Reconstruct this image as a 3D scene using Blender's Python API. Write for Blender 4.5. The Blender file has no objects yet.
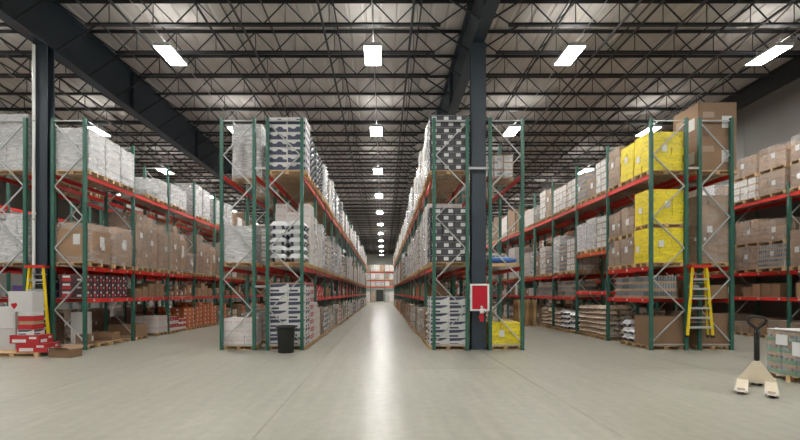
import bpy, math, random
from mathutils import Vector

# ------------------------------------------------------------------ camera, world, exposure
scene = bpy.context.scene
COL = scene.collection
F = 420.0                      # focal length in pixels of the 800 px wide frame
CAMZ = 1.855
cam = bpy.data.cameras.new('camera')
cam.sensor_fit = 'HORIZONTAL'; cam.sensor_width = 36.0
cam.lens = F / 800.0 * 36.0
cam.shift_x = 16.5 / 800.0
cam.shift_y = 72.5 / 800.0
cam.clip_start = 0.05; cam.clip_end = 400
camo = bpy.data.objects.new('camera', cam)
camo.location = (0, 0, CAMZ); camo.rotation_euler = (math.pi / 2, 0, 0)
COL.objects.link(camo); scene.camera = camo

world = bpy.data.worlds.new('world'); scene.world = world
world.use_nodes = True
world.node_tree.nodes['Background'].inputs[0].default_value = (0.6, 0.62, 0.65, 1)
world.node_tree.nodes['Background'].inputs[1].default_value = 0.05
scene.view_settings.view_transform = 'Standard'
scene.view_settings.look = 'None'
scene.view_settings.gamma = 1.0
scene.view_settings.use_curve_mapping = False
scene.view_settings.exposure = 1.18
scene.cycles.use_denoising = True
scene.cycles.max_bounces = 8
scene.cycles.diffuse_bounces = 5
scene.cycles.transparent_max_bounces = 12
scene.cycles.sample_clamp_indirect = 12.0
LAMP = 52.0                    # radiance of the high bay lamps
UPLIGHT = 15.0

R = random.Random(7)

# ------------------------------------------------------------------ materials
MATS = {}
def mat(name, col, rough=0.6, var=0.0, metal=0.0, noise=None, bump=0.0, bscale=40.0, coat=0.0, spec=0.5):
    """principled material; var = brightness change from object to object, noise = (scale, strength, colour2)"""
    if name in MATS: return MATS[name]
    m = bpy.data.materials.new(name); m.use_nodes = True
    nt = m.node_tree; b = nt.nodes['Principled BSDF']
    b.inputs['Roughness'].default_value = rough
    b.inputs['Metallic'].default_value = metal
    b.inputs['Specular IOR Level'].default_value = spec
    if coat:
        b.inputs['Coat Weight'].default_value = coat; b.inputs['Coat Roughness'].default_value = 0.22
    b.inputs['Base Color'].default_value = (*col, 1)
    out = None
    if noise:
        tc = nt.nodes.new('ShaderNodeTexCoord')
        n = nt.nodes.new('ShaderNodeTexNoise'); n.inputs['Scale'].default_value = noise[0]; n.inputs['Detail'].default_value = 5
        nt.links.new(tc.outputs['Object'], n.inputs['Vector'])
        rmp = nt.nodes.new('ShaderNodeValToRGB')
        rmp.color_ramp.elements[0].position = 0.5 - noise[1]; rmp.color_ramp.elements[1].position = 0.5 + noise[1]
        rmp.color_ramp.elements[0].color = (*col, 1); rmp.color_ramp.elements[1].color = (*noise[2], 1)
        nt.links.new(n.outputs['Fac'], rmp.inputs['Fac']); out = rmp.outputs['Color']
    if var:
        oi = nt.nodes.new('ShaderNodeObjectInfo')
        mr = nt.nodes.new('ShaderNodeMapRange'); mr.inputs['To Min'].default_value = 1 - var; mr.inputs['To Max'].default_value = 1 + var
        nt.links.new(oi.outputs['Random'], mr.inputs['Value'])
        mx = nt.nodes.new('ShaderNodeVectorMath'); mx.operation = 'SCALE'
        if out: nt.links.new(out, mx.inputs[0])
        else: mx.inputs[0].default_value = col
        nt.links.new(mr.outputs['Result'], mx.inputs['Scale']); out = mx.outputs['Vector']
    if out: nt.links.new(out, b.inputs['Base Color'])
    if bump:
        tc = nt.nodes.new('ShaderNodeTexCoord')
        n = nt.nodes.new('ShaderNodeTexNoise'); n.inputs['Scale'].default_value = bscale; n.inputs['Detail'].default_value = 3
        nt.links.new(tc.outputs['Object'], n.inputs['Vector'])
        bp = nt.nodes.new('ShaderNodeBump'); bp.inputs['Strength'].default_value = bump; bp.inputs['Distance'].default_value = 0.02
        nt.links.new(n.outputs['Fac'], bp.inputs['Height']); nt.links.new(bp.outputs['Normal'], b.inputs['Normal'])
    MATS[name] = m
    return m

def emit(name, col, s):
    m = bpy.data.materials.new(name); m.use_nodes = True; nt = m.node_tree
    nt.nodes.remove(nt.nodes['Principled BSDF'])
    e = nt.nodes.new('ShaderNodeEmission'); e.inputs[0].default_value = (*col, 1); e.inputs[1].default_value = s
    nt.links.new(e.outputs[0], nt.nodes['Material Output'].inputs[0]); MATS[name] = m
    return m

def wrapmat(name, col, lo, hi):
    m = bpy.data.materials.new(name); m.use_nodes = True; nt = m.node_tree
    b = nt.nodes['Principled BSDF']; b.inputs['Base Color'].default_value = (*col, 1); b.inputs['Roughness'].default_value = 0.24
    tr = nt.nodes.new('ShaderNodeBsdfTransparent'); mx = nt.nodes.new('ShaderNodeMixShader')
    tc = nt.nodes.new('ShaderNodeTexCoord')
    mp = nt.nodes.new('ShaderNodeMapping'); mp.inputs['Scale'].default_value = (1.0, 1.0, 3.2); mp.inputs['Rotation'].default_value = (0.12, 0.1, 0)
    nt.links.new(tc.outputs['Object'], mp.inputs['Vector'])
    n = nt.nodes.new('ShaderNodeTexNoise'); n.inputs['Scale'].default_value = 2.4; n.inputs['Detail'].default_value = 3; n.inputs['Distortion'].default_value = 0.8
    nt.links.new(mp.outputs[0], n.inputs['Vector'])
    mr = nt.nodes.new('ShaderNodeMapRange'); mr.inputs['From Min'].default_value = 0.35; mr.inputs['From Max'].default_value = 0.68
    mr.inputs['To Min'].default_value = lo; mr.inputs['To Max'].default_value = hi
    nt.links.new(n.outputs['Fac'], mr.inputs['Value'])
    bp = nt.nodes.new('ShaderNodeBump'); bp.inputs['Strength'].default_value = 0.35; bp.inputs['Distance'].default_value = 0.05
    nt.links.new(n.outputs['Fac'], bp.inputs['Height']); nt.links.new(bp.outputs['Normal'], b.inputs['Normal'])
    nt.links.new(mr.outputs['Result'], mx.inputs[0]); nt.links.new(tr.outputs[0], mx.inputs[1]); nt.links.new(b.outputs[0], mx.inputs[2])
    nt.links.new(mx.outputs[0], nt.nodes['Material Output'].inputs[0]); MATS[name] = m
    return m

mat('post_green', (0.028, 0.108, 0.078), 0.42, noise=(6, 0.25, (0.036, 0.130, 0.096)))
mat('beam_red', (0.62, 0.024, 0.016), 0.42, var=0.12)
mat('beam_orange', (0.66, 0.10, 0.02), 0.45, var=0.1)
mat('galv', (0.44, 0.45, 0.44), 0.42, metal=0.2)
mat('wire', (0.42, 0.43, 0.43), 0.45, metal=0.4)
mat('wood', (0.60, 0.41, 0.215), 0.75, var=0.2, noise=(9, 0.3, (0.46, 0.30, 0.15)))
mat('steel_blue', (0.026, 0.038, 0.052), 0.5, noise=(1.5, 0.3, (0.033, 0.047, 0.063)))
mat('joist_dark', (0.022, 0.024, 0.026), 0.55)
mat('deck', (0.43, 0.405, 0.375), 0.7, noise=(0.35, 0.35, (0.52, 0.49, 0.455)))
mat('kraft', (0.250, 0.152, 0.086), 0.65, var=0.24, noise=(3, 0.3, (0.30, 0.185, 0.108)))
mat('kraft_pale', (0.36, 0.235, 0.14), 0.7, var=0.14, noise=(3, 0.3, (0.41, 0.275, 0.17)))
mat('tape', (0.36, 0.235, 0.12), 0.3)
mat('paper', (0.66, 0.66, 0.65), 0.55)
mat('white_carton', (0.60, 0.59, 0.575), 0.6, var=0.08)
mat('pale_carton', (0.63, 0.60, 0.575), 0.55, var=0.06)
mat('pink_print', (0.62, 0.42, 0.42), 0.6)
mat('navy_print', (0.050, 0.060, 0.105), 0.5)
mat('grey_print', (0.30, 0.32, 0.36), 0.6)
mat('red_carton', (0.48, 0.025, 0.03), 0.5, var=0.12)
mat('black_carton', (0.052, 0.050, 0.056), 0.55, var=0.15)
mat('dark_case', (0.06, 0.025, 0.03), 0.5, var=0.25)
mat('yellow', (0.80, 0.62, 0.008), 0.45, var=0.05, noise=(2.2, 0.2, (0.84, 0.74, 0.03)))
mat('yellow_spot', (0.66, 0.50, 0.01), 0.5)
mat('sack_white', (0.62, 0.62, 0.63), 0.45, var=0.06, bump=0.5, bscale=9)
mat('sack_tan', (0.55, 0.45, 0.34), 0.7, var=0.12, bump=0.5, bscale=9)
mat('sack_print', (0.04, 0.055, 0.12), 0.5)
mat('sack_print_tan', (0.38, 0.27, 0.19), 0.6)
mat('can', (0.60, 0.60, 0.60), 0.25, metal=0.5, var=0.1)
mat('can_label', (0.20, 0.22, 0.24), 0.4, var=0.35)
mat('green_band', (0.13, 0.25, 0.14), 0.5)
mat('orange_carton', (0.55, 0.16, 0.05), 0.55, var=0.1)
mat('blue_plastic', (0.04, 0.14, 0.42), 0.4)
mat('purple_print', (0.10, 0.05, 0.20), 0.5)
mat('black_plastic', (0.008, 0.009, 0.009), 0.45)
mat('rubber', (0.02, 0.02, 0.02), 0.7)
mat('ladder_yellow', (0.78, 0.58, 0.01), 0.4)
mat('ladder_red', (0.60, 0.03, 0.02), 0.4)
mat('aluminium', (0.62, 0.63, 0.64), 0.35, metal=0.6)
mat('sign_red', (0.50, 0.008, 0.025), 0.4)
mat('white_paint', (0.78, 0.78, 0.76), 0.4)
mat('jack_cream', (0.60, 0.52, 0.38), 0.5, noise=(12, 0.3, (0.66, 0.59, 0.46)))
mat('jack_wear', (0.50, 0.47, 0.42), 0.5, noise=(20, 0.3, (0.66, 0.62, 0.55)))
mat('pipe', (0.05, 0.05, 0.052), 0.5)
mat('housing', (0.75, 0.75, 0.75), 0.4)
mat('door_dark', (0.05, 0.055, 0.05), 0.5)
mat('concrete_wall', (0.165, 0.158, 0.147), 0.8, noise=(0.5, 0.3, (0.195, 0.187, 0.173)), bump=0.15, bscale=12)
mat('wall_far', (0.28, 0.30, 0.26), 0.8, noise=(0.5, 0.3, (0.32, 0.34, 0.30)))
mat('joint', (0.16, 0.16, 0.15), 0.8)
emit('lamp', (1.0, 0.985, 0.95), LAMP)
emit('lamp_up', (1.0, 0.985, 0.95), UPLIGHT)
wrapmat('wrap', (0.74, 0.74, 0.74), 0.04, 0.40)
wrapmat('wrap_white', (0.72, 0.72, 0.73), 0.20, 0.62)
wrapmat('wrap_yellow', (0.85, 0.74, 0.16), 0.03, 0.34)
wrapmat('wrap_clear', (0.80, 0.78, 0.74), 0.03, 0.34)

def floor_material():
    m = bpy.data.materials.new('concrete_floor'); m.use_nodes = True; nt = m.node_tree; b = nt.nodes['Principled BSDF']
    g = nt.nodes.new('ShaderNodeNewGeometry')
    def noise(scale, detail, sx=1.0, sy=1.0):
        mp = nt.nodes.new('ShaderNodeMapping'); mp.inputs['Scale'].default_value = (sx, sy, 1)
        nt.links.new(g.outputs['Position'], mp.inputs['Vector'])
        n = nt.nodes.new('ShaderNodeTexNoise'); n.inputs['Scale'].default_value = scale; n.inputs['Detail'].default_value = detail
        nt.links.new(mp.outputs[0], n.inputs['Vector']); return n
    n1 = noise(0.6, 6); n2 = noise(6.0, 8); n3 = noise(1.5, 5, 4.0, 0.35)
    r1 = nt.nodes.new('ShaderNodeValToRGB')
    r1.color_ramp.elements[0].position = 0.3; r1.color_ramp.elements[1].position = 0.72
    r1.color_ramp.elements[0].color = (0.345, 0.338, 0.282, 1); r1.color_ramp.elements[1].color = (0.415, 0.408, 0.345, 1)
    nt.links.new(n1.outputs['Fac'], r1.inputs['Fac'])
    mx = nt.nodes.new('ShaderNodeMix'); mx.data_type = 'RGBA'; mx.blend_type = 'MULTIPLY'; mx.inputs['Factor'].default_value = 0.30
    nt.links.new(r1.outputs['Color'], mx.inputs['A']); nt.links.new(n2.outputs['Fac'], mx.inputs['B'])
    mx2 = nt.nodes.new('ShaderNodeMix'); mx2.data_type = 'RGBA'; mx2.blend_type = 'OVERLAY'; mx2.inputs['Factor'].default_value = 0.18
    nt.links.new(mx.outputs['Result'], mx2.inputs['A']); nt.links.new(n3.outputs['Fac'], mx2.inputs['B'])
    nt.links.new(mx2.outputs['Result'], b.inputs['Base Color'])
    mr = nt.nodes.new('ShaderNodeMapRange'); mr.inputs['To Min'].default_value = 0.24; mr.inputs['To Max'].default_value = 0.42
    b.inputs['Specular IOR Level'].default_value = 0.30
    nt.links.new(n1.outputs['Fac'], mr.inputs['Value']); nt.links.new(mr.outputs['Result'], b.inputs['Roughness'])
    bp = nt.nodes.new('ShaderNodeBump'); bp.inputs['Strength'].default_value = 0.05; bp.inputs['Distance'].default_value = 0.01
    nt.links.new(n2.outputs['Fac'], bp.inputs['Height']); nt.links.new(bp.outputs['Normal'], b.inputs['Normal'])
    MATS['concrete_floor'] = m
floor_material()

# ------------------------------------------------------------------ mesh helpers
class MB:
    """collects polygons with material names, builds one mesh"""
    def __init__(s): s.v = []; s.f = []; s.m = []
    def quad(s, pts, m):
        n = len(s.v); s.v += [tuple(p) for p in pts]; s.f.append(tuple(range(n, n + len(pts)))); s.m.append(m)
    def box(s, x0, x1, y0, y1, z0, z1, m, taper=0.0):
        n = len(s.v); t = taper
        s.v += [(x0, y0, z0), (x1, y0, z0), (x1, y1, z0), (x0, y1, z0),
                (x0 + t, y0 + t, z1), (x1 - t, y0 + t, z1), (x1 - t, y1 - t, z1), (x0 + t, y1 - t, z1)]
        for q in ((0, 3, 2, 1), (4, 5, 6, 7), (0, 1, 5, 4), (1, 2, 6, 5), (2, 3, 7, 6), (3, 0, 4, 7)):
            s.f.append(tuple(n + i for i in q)); s.m.append(m)
        return s
    def cbox(s, cx, cy, cz, w, l, h, m): return s.box(cx - w / 2, cx + w / 2, cy - l / 2, cy + l / 2, cz, cz + h, m)
    def bar(s, a, b, w, h, m):
        """rectangular bar between two points"""
        a = Vector(a); b = Vector(b); d = (b - a).normalized()
        up = Vector((0, 0, 1)) if abs(d.z) < 0.9 else Vector((0, 1, 0))
        u = d.cross(up).normalized() * w / 2; v = u.cross(d).normalized() * h / 2
        n = len(s.v)
        for p in (a, b):
            for q in (-u - v, u - v, u + v, -u + v): s.v.append(tuple(p + q))
        for q in ((0, 1, 2, 3), (7, 6, 5, 4), (0, 4, 5, 1), (1, 5, 6, 2), (2, 6, 7, 3), (3, 7, 4, 0)):
            s.f.append(tuple(n + i for i in q)); s.m.append(m)
        return s
    def tube(s, pts, r, m, seg=8):
        n0 = len(s.v); k = len(pts); pts = [Vector(p) for p in pts]
        for i, p in enumerate(pts):
            d = (pts[min(i + 1, k - 1)] - pts[max(i - 1, 0)]).normalized()
            up = Vector((0, 0, 1)) if abs(d.z) < 0.9 else Vector((0, 1, 0))
            u = d.cross(up).normalized(); v = u.cross(d).normalized()
            rr = r[i] if isinstance(r, (list, tuple)) else r
            for j in range(seg):
                a = 2 * math.pi * j / seg; s.v.append(tuple(p + u * math.cos(a) * rr + v * math.sin(a) * rr))
        for i in range(k - 1):
            for j in range(seg):
                s.f.append((n0 + i * seg + j, n0 + i * seg + (j + 1) % seg, n0 + (i + 1) * seg + (j + 1) % seg, n0 + (i + 1) * seg + j)); s.m.append(m)
        s.f.append(tuple(n0 + j for j in reversed(range(seg)))); s.m.append(m)
        s.f.append(tuple(n0 + (k - 1) * seg + j for j in range(seg))); s.m.append(m)
        return s
    def lathe(s, prof, m, seg=20, c=(0, 0, 0)):
        n0 = len(s.v)
        for r, z in prof:
            for j in range(seg):
                a = 2 * math.pi * j / seg; s.v.append((c[0] + r * math.cos(a), c[1] + r * math.sin(a), c[2] + z))
        for i in range(len(prof) - 1):
            for j in range(seg):
                s.f.append((n0 + i * seg + j, n0 + i * seg + (j + 1) % seg, n0 + (i + 1) * seg + (j + 1) % seg, n0 + (i + 1) * seg + j)); s.m.append(m)
        s.f.append(tuple(n0 + j for j in reversed(range(seg)))); s.m.append(m)
        k = len(prof) - 1
        s.f.append(tuple(n0 + k * seg + j for j in range(seg))); s.m.append(m)
        return s
    def prism(s, poly, axis, a0, a1, m):
        """polygon extruded along an axis: poly in the two other axes"""
        n0 = len(s.v); k = len(poly)
        for a in (a0, a1):
            for p in poly:
                s.v.append({'x': (a, p[0], p[1]), 'y': (p[0], a, p[1]), 'z': (p[0], p[1], a)}[axis])
        s.f.append(tuple(n0 + i for i in range(k))); s.m.append(m)
        s.f.append(tuple(n0 + k + i for i in reversed(range(k)))); s.m.append(m)
        for i in range(k):
            s.f.append((n0 + i, n0 + k + i, n0 + k + (i + 1) % k, n0 + (i + 1) % k)); s.m.append(m)
        return s
    def add(s, o, dx=0, dy=0, dz=0, rot=0.0):
        n = len(s.v); c = math.cos(rot); q = math.sin(rot)
        s.v += [(x * c - y * q + dx, x * q + y * c + dy, z + dz) for x, y, z in o.v]
        s.f += [tuple(i + n for i in f) for f in o.f]; s.m += o.m
        return s
    def mesh(s, name, smooth=False):
        me = bpy.data.meshes.new(name); me.from_pydata(s.v, [], s.f)
        names = list(dict.fromkeys(s.m))
        for nm in names: me.materials.append(MATS[nm])
        ix = {nm: i for i, nm in enumerate(names)}
        me.polygons.foreach_set('material_index', [ix[nm] for nm in s.m])
        if smooth: me.polygons.foreach_set('use_smooth', [True] * len(s.f))
        me.update()
        return me

def put(name, me, parent=None, loc=(0, 0, 0), rz=0.0, kind=None):
    o = bpy.data.objects.new(name, me.mesh(name) if isinstance(me, MB) else me)
    COL.objects.link(o); o.location = loc
    if rz: o.rotation_euler = (0, 0, rz)
    if parent: o.parent = parent
    if kind: o['kind'] = kind
    return o
def thing(name, label, cat, loc=(0, 0, 0), rz=0.0, group=None):
    o = bpy.data.objects.new(name, None); COL.objects.link(o); o.location = loc; o.empty_display_size = 0.2
    if rz: o.rotation_euler = (0, 0, rz)
    return tag(o, label, cat, group)
def tag(o, label, cat, group=None):
    o['label'] = label; o['category'] = cat
    if group: o['group'] = group
    return o
def px(x, y, Y):
    """real-world X and Z of a point seen at pixel (x, y) that stands Y metres away (used while measuring)"""
    return ((x - 383.5) * Y / F, CAMZ - (y - 292.5) * Y / F)
ORD = ['first', 'second', 'third', 'fourth', 'fifth', 'sixth', 'seventh', 'eighth', 'ninth', 'tenth', 'eleventh', 'twelfth', 'thirteenth', 'fourteenth', 'fifteenth']

# ------------------------------------------------------------------ the building
XL, XR = -31.5, 17.35
YB, YE = -9.0, 88.0
SL = 0.0157                                     # fall of the roof away from the camera
def zr(z0, Y): return z0 - SL * Y
ZDECK, ZTOP, ZBOT = 12.02, 11.95, 11.10
COLX = (-25.5, -11.22, 3.08, 17.25)

base = put('floor', MB().box(XL, XR, YB, YE, -0.30, -0.012, 'joint')); base['kind'] = 'structure'
xs = [XL] + [3.07 + 4.733 * k for k in range(-7, 4) if XL < 3.07 + 4.733 * k < XR] + [XR]
ys = [YB] + [YB + 4.0 + 5.1 * k for k in range(30) if YB + 4.0 + 5.1 * k < YE] + [YE]
for i in range(len(xs) - 1):
    for j in range(len(ys) - 1):
        g = 0.004
        put('slab', MB().box(xs[i] + g, xs[i + 1] - g, ys[j] + g, ys[j + 1] - g, -0.012, 0.0, 'concrete_floor'), base)

def walls():
    H = 12.6
    w = put('wall_right', MB().box(XR + 0.03, XR + 0.3, YB, YE, 0, H, 'joint')); w['kind'] = 'structure'
    y = YB
    while y < YE - 0.1:
        y1 = min(y + 7.3, YE); put('panel', MB().box(XR, XR + 0.04, y + 0.01, y1 - 0.01, 0, H, 'concrete_wall'), w); y = y1
    w = put('wall_left', MB().box(XL - 0.3, XL - 0.03, YB, YE, 0, H, 'joint')); w['kind'] = 'structure'
    y = YB
    while y < YE - 0.1:
        y1 = min(y + 7.3, YE); put('panel', MB().box(XL - 0.04, XL, y + 0.01, y1 - 0.01, 0, H, 'concrete_wall'), w); y = y1
    for nm, ya, yb, mm in (('wall_far', YE, YE + 0.3, 'wall_far'), ('wall_behind', YB - 0.3, YB, 'concrete_wall')):
        w = put(nm, MB().box(XL, XR, ya + 0.02, yb - 0.02, 0, H, 'joint')); w['kind'] = 'structure'
        x = XL
        while x < XR - 0.1:
            x1 = min(x + 7.3, XR)
            put('panel', MB().box(x + 0.01, x1 - 0.01, ya - (0.02 if nm == 'wall_far' else -0.28), ya + (0.03 if nm == 'wall_far' else 0.32), 0, H, mm), w); x = x1
walls()

def roof():
    deck = MB()                                 # fluted deck running away from the camera
    p = 0.60; x = XL - 0.3
    prof = []
    while x < XR + 0.3:
        prof += [(x, 0.0), (x + 0.44, 0.0), (x + 0.48, 0.04), (x + 0.56, 0.04)]; x += p
    n = len(prof)
    for (xx, dz) in prof: deck.v.append((xx, YB - 0.3, zr(ZDECK, YB - 0.3) + dz))
    for (xx, dz) in prof: deck.v.append((xx, YE + 0.3, zr(ZDECK, YE + 0.3) + dz))
    for i in range(n - 1): deck.f.append((i, i + n, i + n + 1, i + 1)); deck.m.append('deck')
    ceil = put('ceiling', deck); ceil['kind'] = 'structure'
    # open web joists, each spanning from girder to girder
    def joist_meshes(L):
        D = ZTOP - ZBOT
        t = MB(); b = MB(); w = MB()
        for sgn in (-1, 1):                     # double angle chords
            y = sgn * 0.035
            t.box(0, L, y - 0.030, y + 0.030, D - 0.012, D, 'joist_dark'); t.box(0, L, y - 0.006, y + 0.006, D - 0.075, D - 0.012, 'joist_dark')
            b.box(1.15, L - 1.15, y - 0.030, y + 0.030, 0, 0.012, 'joist_dark'); b.box(1.15, L - 1.15, y - 0.006, y + 0.006, 0.012, 0.085, 'joist_dark')
        k = max(3, round((L - 2.4) / 1.45)); st = (L - 2.4) / k; x = 1.2
        w.bar((0.12, 0, D - 0.05), (1.2, 0, 0.05), 0.035, 0.035, 'joist_dark'); w.bar((L - 0.12, 0, D - 0.05), (L - 1.2, 0, 0.05), 0.035, 0.035, 'joist_dark')
        for i in range(k):
            a = x + i * st
            w.bar((a, 0, 0.05), (a + st / 2, 0, D - 0.05), 0.032, 0.032, 'joist_dark')
            w.bar((a + st / 2, 0, D - 0.05), (a + st, 0, 0.05), 0.032, 0.032, 'joist_dark')
            w.bar((a + st / 2, 0, D - 0.05), (a + st / 2, 0, 0.05), 0.022, 0.022, 'joist_dark')
        return t.mesh('top_chord'), b.mesh('bottom_chord'), w.mesh('web')
    sets = {}
    for k in range(-14, 46):
        Y = 14.2 + 1.6 * k
        if Y < YB + 0.3 or Y > YE - 0.3: continue
        spans = [(XL + 0.05, COLX[0]), (COLX[0], COLX[1]), (COLX[1], COLX[2]), (COLX[2], XR - 0.05)]
        for a, b in spans:
            L = round(b - a, 2)
            if L not in sets: sets[L] = joist_meshes(L)
            t, bb, w = sets[L]
            j = put('joist', t, ceil, (a, Y, zr(ZBOT, Y)))
            put('bottom_chord', bb, j); put('web', w, j)
    # plate girders over the column lines, with stiffeners and kicker braces
    for gx in COLX[:3]:
        GB, GT = 10.22, 11.90
        ln = YE - YB
        def gbox(m, x0, x1, z0, z1, ya, yb):
            n = len(m.v)
            for Y in (ya, yb):
                m.v += [(x0, Y, zr(z0, Y)), (x1, Y, zr(z0, Y)), (x1, Y, zr(z1, Y)), (x0, Y, zr(z1, Y))]
            for q in ((0, 1, 2, 3), (7, 6, 5, 4), (0, 4, 5, 1), (1, 5, 6, 2), (2, 6, 7, 3), (3, 7, 4, 0)):
                m.f.append(tuple(n + i for i in q)); m.m.append('steel_blue')
        web = MB(); gbox(web, gx - 0.02, gx + 0.02, GB, GT, YB, YE)
        g = put('girder', web, ceil)
        fl = MB(); gbox(fl, gx - 0.19, gx + 0.19, GB - 0.03, GB, YB, YE); put('bottom_flange', fl, g)
        fl = MB(); gbox(fl, gx - 0.19, gx + 0.19, GT, GT + 0.03, YB, YE); put('top_flange', fl, g)
        for Y in [YB + 2 + 6.4 * q for q in range(15)]:
            st = MB(); gbox(st, gx - 0.16, gx + 0.16, GB, GT, Y - 0.01, Y + 0.01); put('stiffener', st, g)
        kb = MB()
        for k in range(-14, 46):
            Y = 14.2 + 1.6 * k
            if YB + 0.5 < Y < YE - 0.5:
                for s in (-1, 1):
                    kb.bar((gx + s * 0.15, Y, zr(GB + 0.02, Y)), (gx + s * 1.55, Y, zr(ZBOT + 0.04, Y)), 0.045, 0.045, 'joist_dark')
        put('kicker_braces', kb, g, kind='stuff')
    eb = MB(); n = 0
    for Y in (YB, YE):
        eb.v += [(XR - .16, Y, zr(ZBOT - .02, Y)), (XR - .005, Y, zr(ZBOT - .02, Y)), (XR - .005, Y, zr(ZTOP, Y)), (XR - .16, Y, zr(ZTOP, Y))]
    for q in ((0, 1, 2, 3), (7, 6, 5, 4), (0, 4, 5, 1), (1, 5, 6, 2), (2, 6, 7, 3), (3, 7, 4, 0)): eb.f.append(q); eb.m.append('joist_dark')
    put('edge_beam', eb, ceil)
    # bridging lines and pipes running away from the camera under the joists
    def run(name, x, z, r, m, y0=YB + 0.2, y1=YE - 0.2):
        put(name, MB().tube([(x, y0, zr(z, y0)), (x, y1, zr(z, y1))], r, m, 6), ceil)
    for x in (-28.5, -22.3, -19.5, -16.6, -13.6, -8.5, -5.9, -2.05, 0.95, 5.9, 8.7, 11.6, 14.6):
        run('bridging', x, ZBOT + 0.02, 0.042, 'joist_dark')
        run('bridging', x + 0.35, ZTOP - 0.06, 0.028, 'joist_dark')
    for x, z, r in ((-4.75, ZBOT - 0.08, 0.045), (-3.85, ZBOT + 0.12, 0.03), (-14.2, ZBOT - 0.08, 0.045), (7.9, ZBOT - 0.08, 0.045), (9.9, ZBOT - 0.08, 0.04), (12.6, ZBOT - 0.08, 0.045), (-9.6, ZBOT + 0.1, 0.03)):
        run('sprinkler_pipe', x, z, r, 'pipe')
    for x in (-14.9, -7.62, -0.38, 6.66, 13.78):
        run('conduit', x + 0.03, ZBOT - 0.30, 0.014, 'galv')
    return ceil
roof()

def column(gx, Y, label, hw):
    zt = zr(10.19, Y)
    t = thing('steel_column', label, 'column', (gx, Y, 0))
    put('flange', MB().box(-hw, hw, -0.16, -0.13, 0.03, zt, 'steel_blue'), t)
    put('flange', MB().box(-hw, hw, 0.13, 0.16, 0.03, zt, 'steel_blue'), t)
    put('web', MB().box(-0.012, 0.012, -0.13, 0.13, 0.03, zt, 'steel_blue'), t)
    put('base_plate', MB().box(-hw, hw, -0.17, 0.17, 0, 0.03, 'steel_blue'), t)
    return t
column(3.10, 13.80, 'dark blue steel column between the two racks right of the main aisle', .23)
column(-11.24, 13.90, 'dark blue steel column beside the yellow ladder at far left', .23)

# ------------------------------------------------------------------ high bay lights
def lights():
    L, W = 1.22, 0.58
    hous = MB().box(-W / 2, W / 2, -L / 2, L / 2, 0.02, 0.05, 'housing')
    hous.box(-W / 2 - 0.015, -W / 2, -L / 2, L / 2, -0.03, 0.05, 'housing').box(W / 2, W / 2 + 0.015, -L / 2, L / 2, -0.03, 0.05, 'housing')
    hous.box(-W / 2, W / 2, -L / 2 - 0.06, -L / 2, -0.03, 0.08, 'housing').box(-W / 2, W / 2, L / 2, L / 2 + 0.06, -0.03, 0.08, 'housing')
    lens = MB().box(-W / 2 + 0.005, W / 2 - 0.005, -L / 2 + 0.005, L / 2 - 0.005, -0.025, 0.015, 'lamp')
    up = MB()
    for sx in (-0.19, 0.0, 0.19): up.box(sx - 0.035, sx + 0.035, -L / 2 + 0.06, L / 2 - 0.06, 0.05, 0.058, 'lamp_up')
    wire = MB().tube([(-0.2, 0, 0.05), (0, 0, 0.22), (0.2, 0, 0.05)], 0.005, 'galv', 4).bar((0, 0, 0.21), (0, 0, 0.47), 0.008, 0.008, 'galv')
    hm, lm, um, wm = hous.mesh('housing'), lens.mesh('lens'), up.mesh('uplight_slot'), wire.mesh('hanger_wire')
    cols = ((-21.9, 'far left beyond the leftmost racks'), (-14.9, 'left of the far left rack'), (-7.62, 'over the left aisle'), (-0.38, 'over the main aisle'), (6.66, 'over the right aisle'), (13.78, 'near the right wall'))
    for k in range(-3, 11):
        Y = 15.05 + 6.81 * k
        for x, where in cols:
            who = ORD[k] + ' from the front' if k >= 0 else ['', 'just', 'second', 'third'][-k] + ' outside the view in front'
            t = thing('high_bay_light', 'bright rectangular ceiling light %s, %s' % (where, who), 'light', (x, Y, zr(10.59, Y)), 0, 'high bay ceiling lights')
            put('housing', hm, t); put('lens', lm, t); put('uplight_slot', um, t); put('hanger_wire', wm, t, (0, -.45, 0)); put('hanger_wire', wm, t, (0, .45, 0))
lights()

# ------------------------------------------------------------------ pallet racking
D0, BAY, NB = 13.55, 2.60, 19
NEAR = 6                                        # bays whose rack members are parts of their own
PH = 7.48
def post_mesh(h):
    m = MB()
    m.box(-0.050, 0.050, -0.045, -0.038, 0.01, h, 'post_green')
    m.box(-0.050, -0.043, -0.038, 0.042, 0.01, h, 'post_green').box(0.043, 0.050, -0.038, 0.042, 0.01, h, 'post_green')
    m.box(-0.072, 0.072, -0.06, 0.06, 0, 0.01, 'post_green')
    return m
def beam_mesh(L, m='beam_red'):
    b = MB().box(-0.026, 0.026, 0, L, -0.135, 0, m)
    b.box(-0.032, 0.032, -0.004, 0.004, -0.17, 0.03, m).box(-0.032, 0.032, L - 0.004, L + 0.004, -0.17, 0.03, m)
    return b
def deck_mesh(W, L):
    m = MB()
    for i in range(15): m.box(0.03, W - 0.03, 0.06 + i * (L - 0.12) / 14 - 0.004, 0.06 + i * (L - 0.12) / 14 + 0.004, 0.003, 0.010, 'wire')
    for i in range(9): m.box(0.03 + i * (W - 0.06) / 8 - 0.004, 0.03 + i * (W - 0.06) / 8 + 0.004, 0.05, L - 0.05, -0.004, 0.004, 'wire')
    return m
TAGM = MB().box(-0.004, 0.004, -0.035, 0.035, -0.085, -0.02, 'paper').mesh('location_tag')
CACHE = {}
def cached(key, fn):
    if key not in CACHE: CACHE[key] = fn()
    return CACHE[key]

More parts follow.
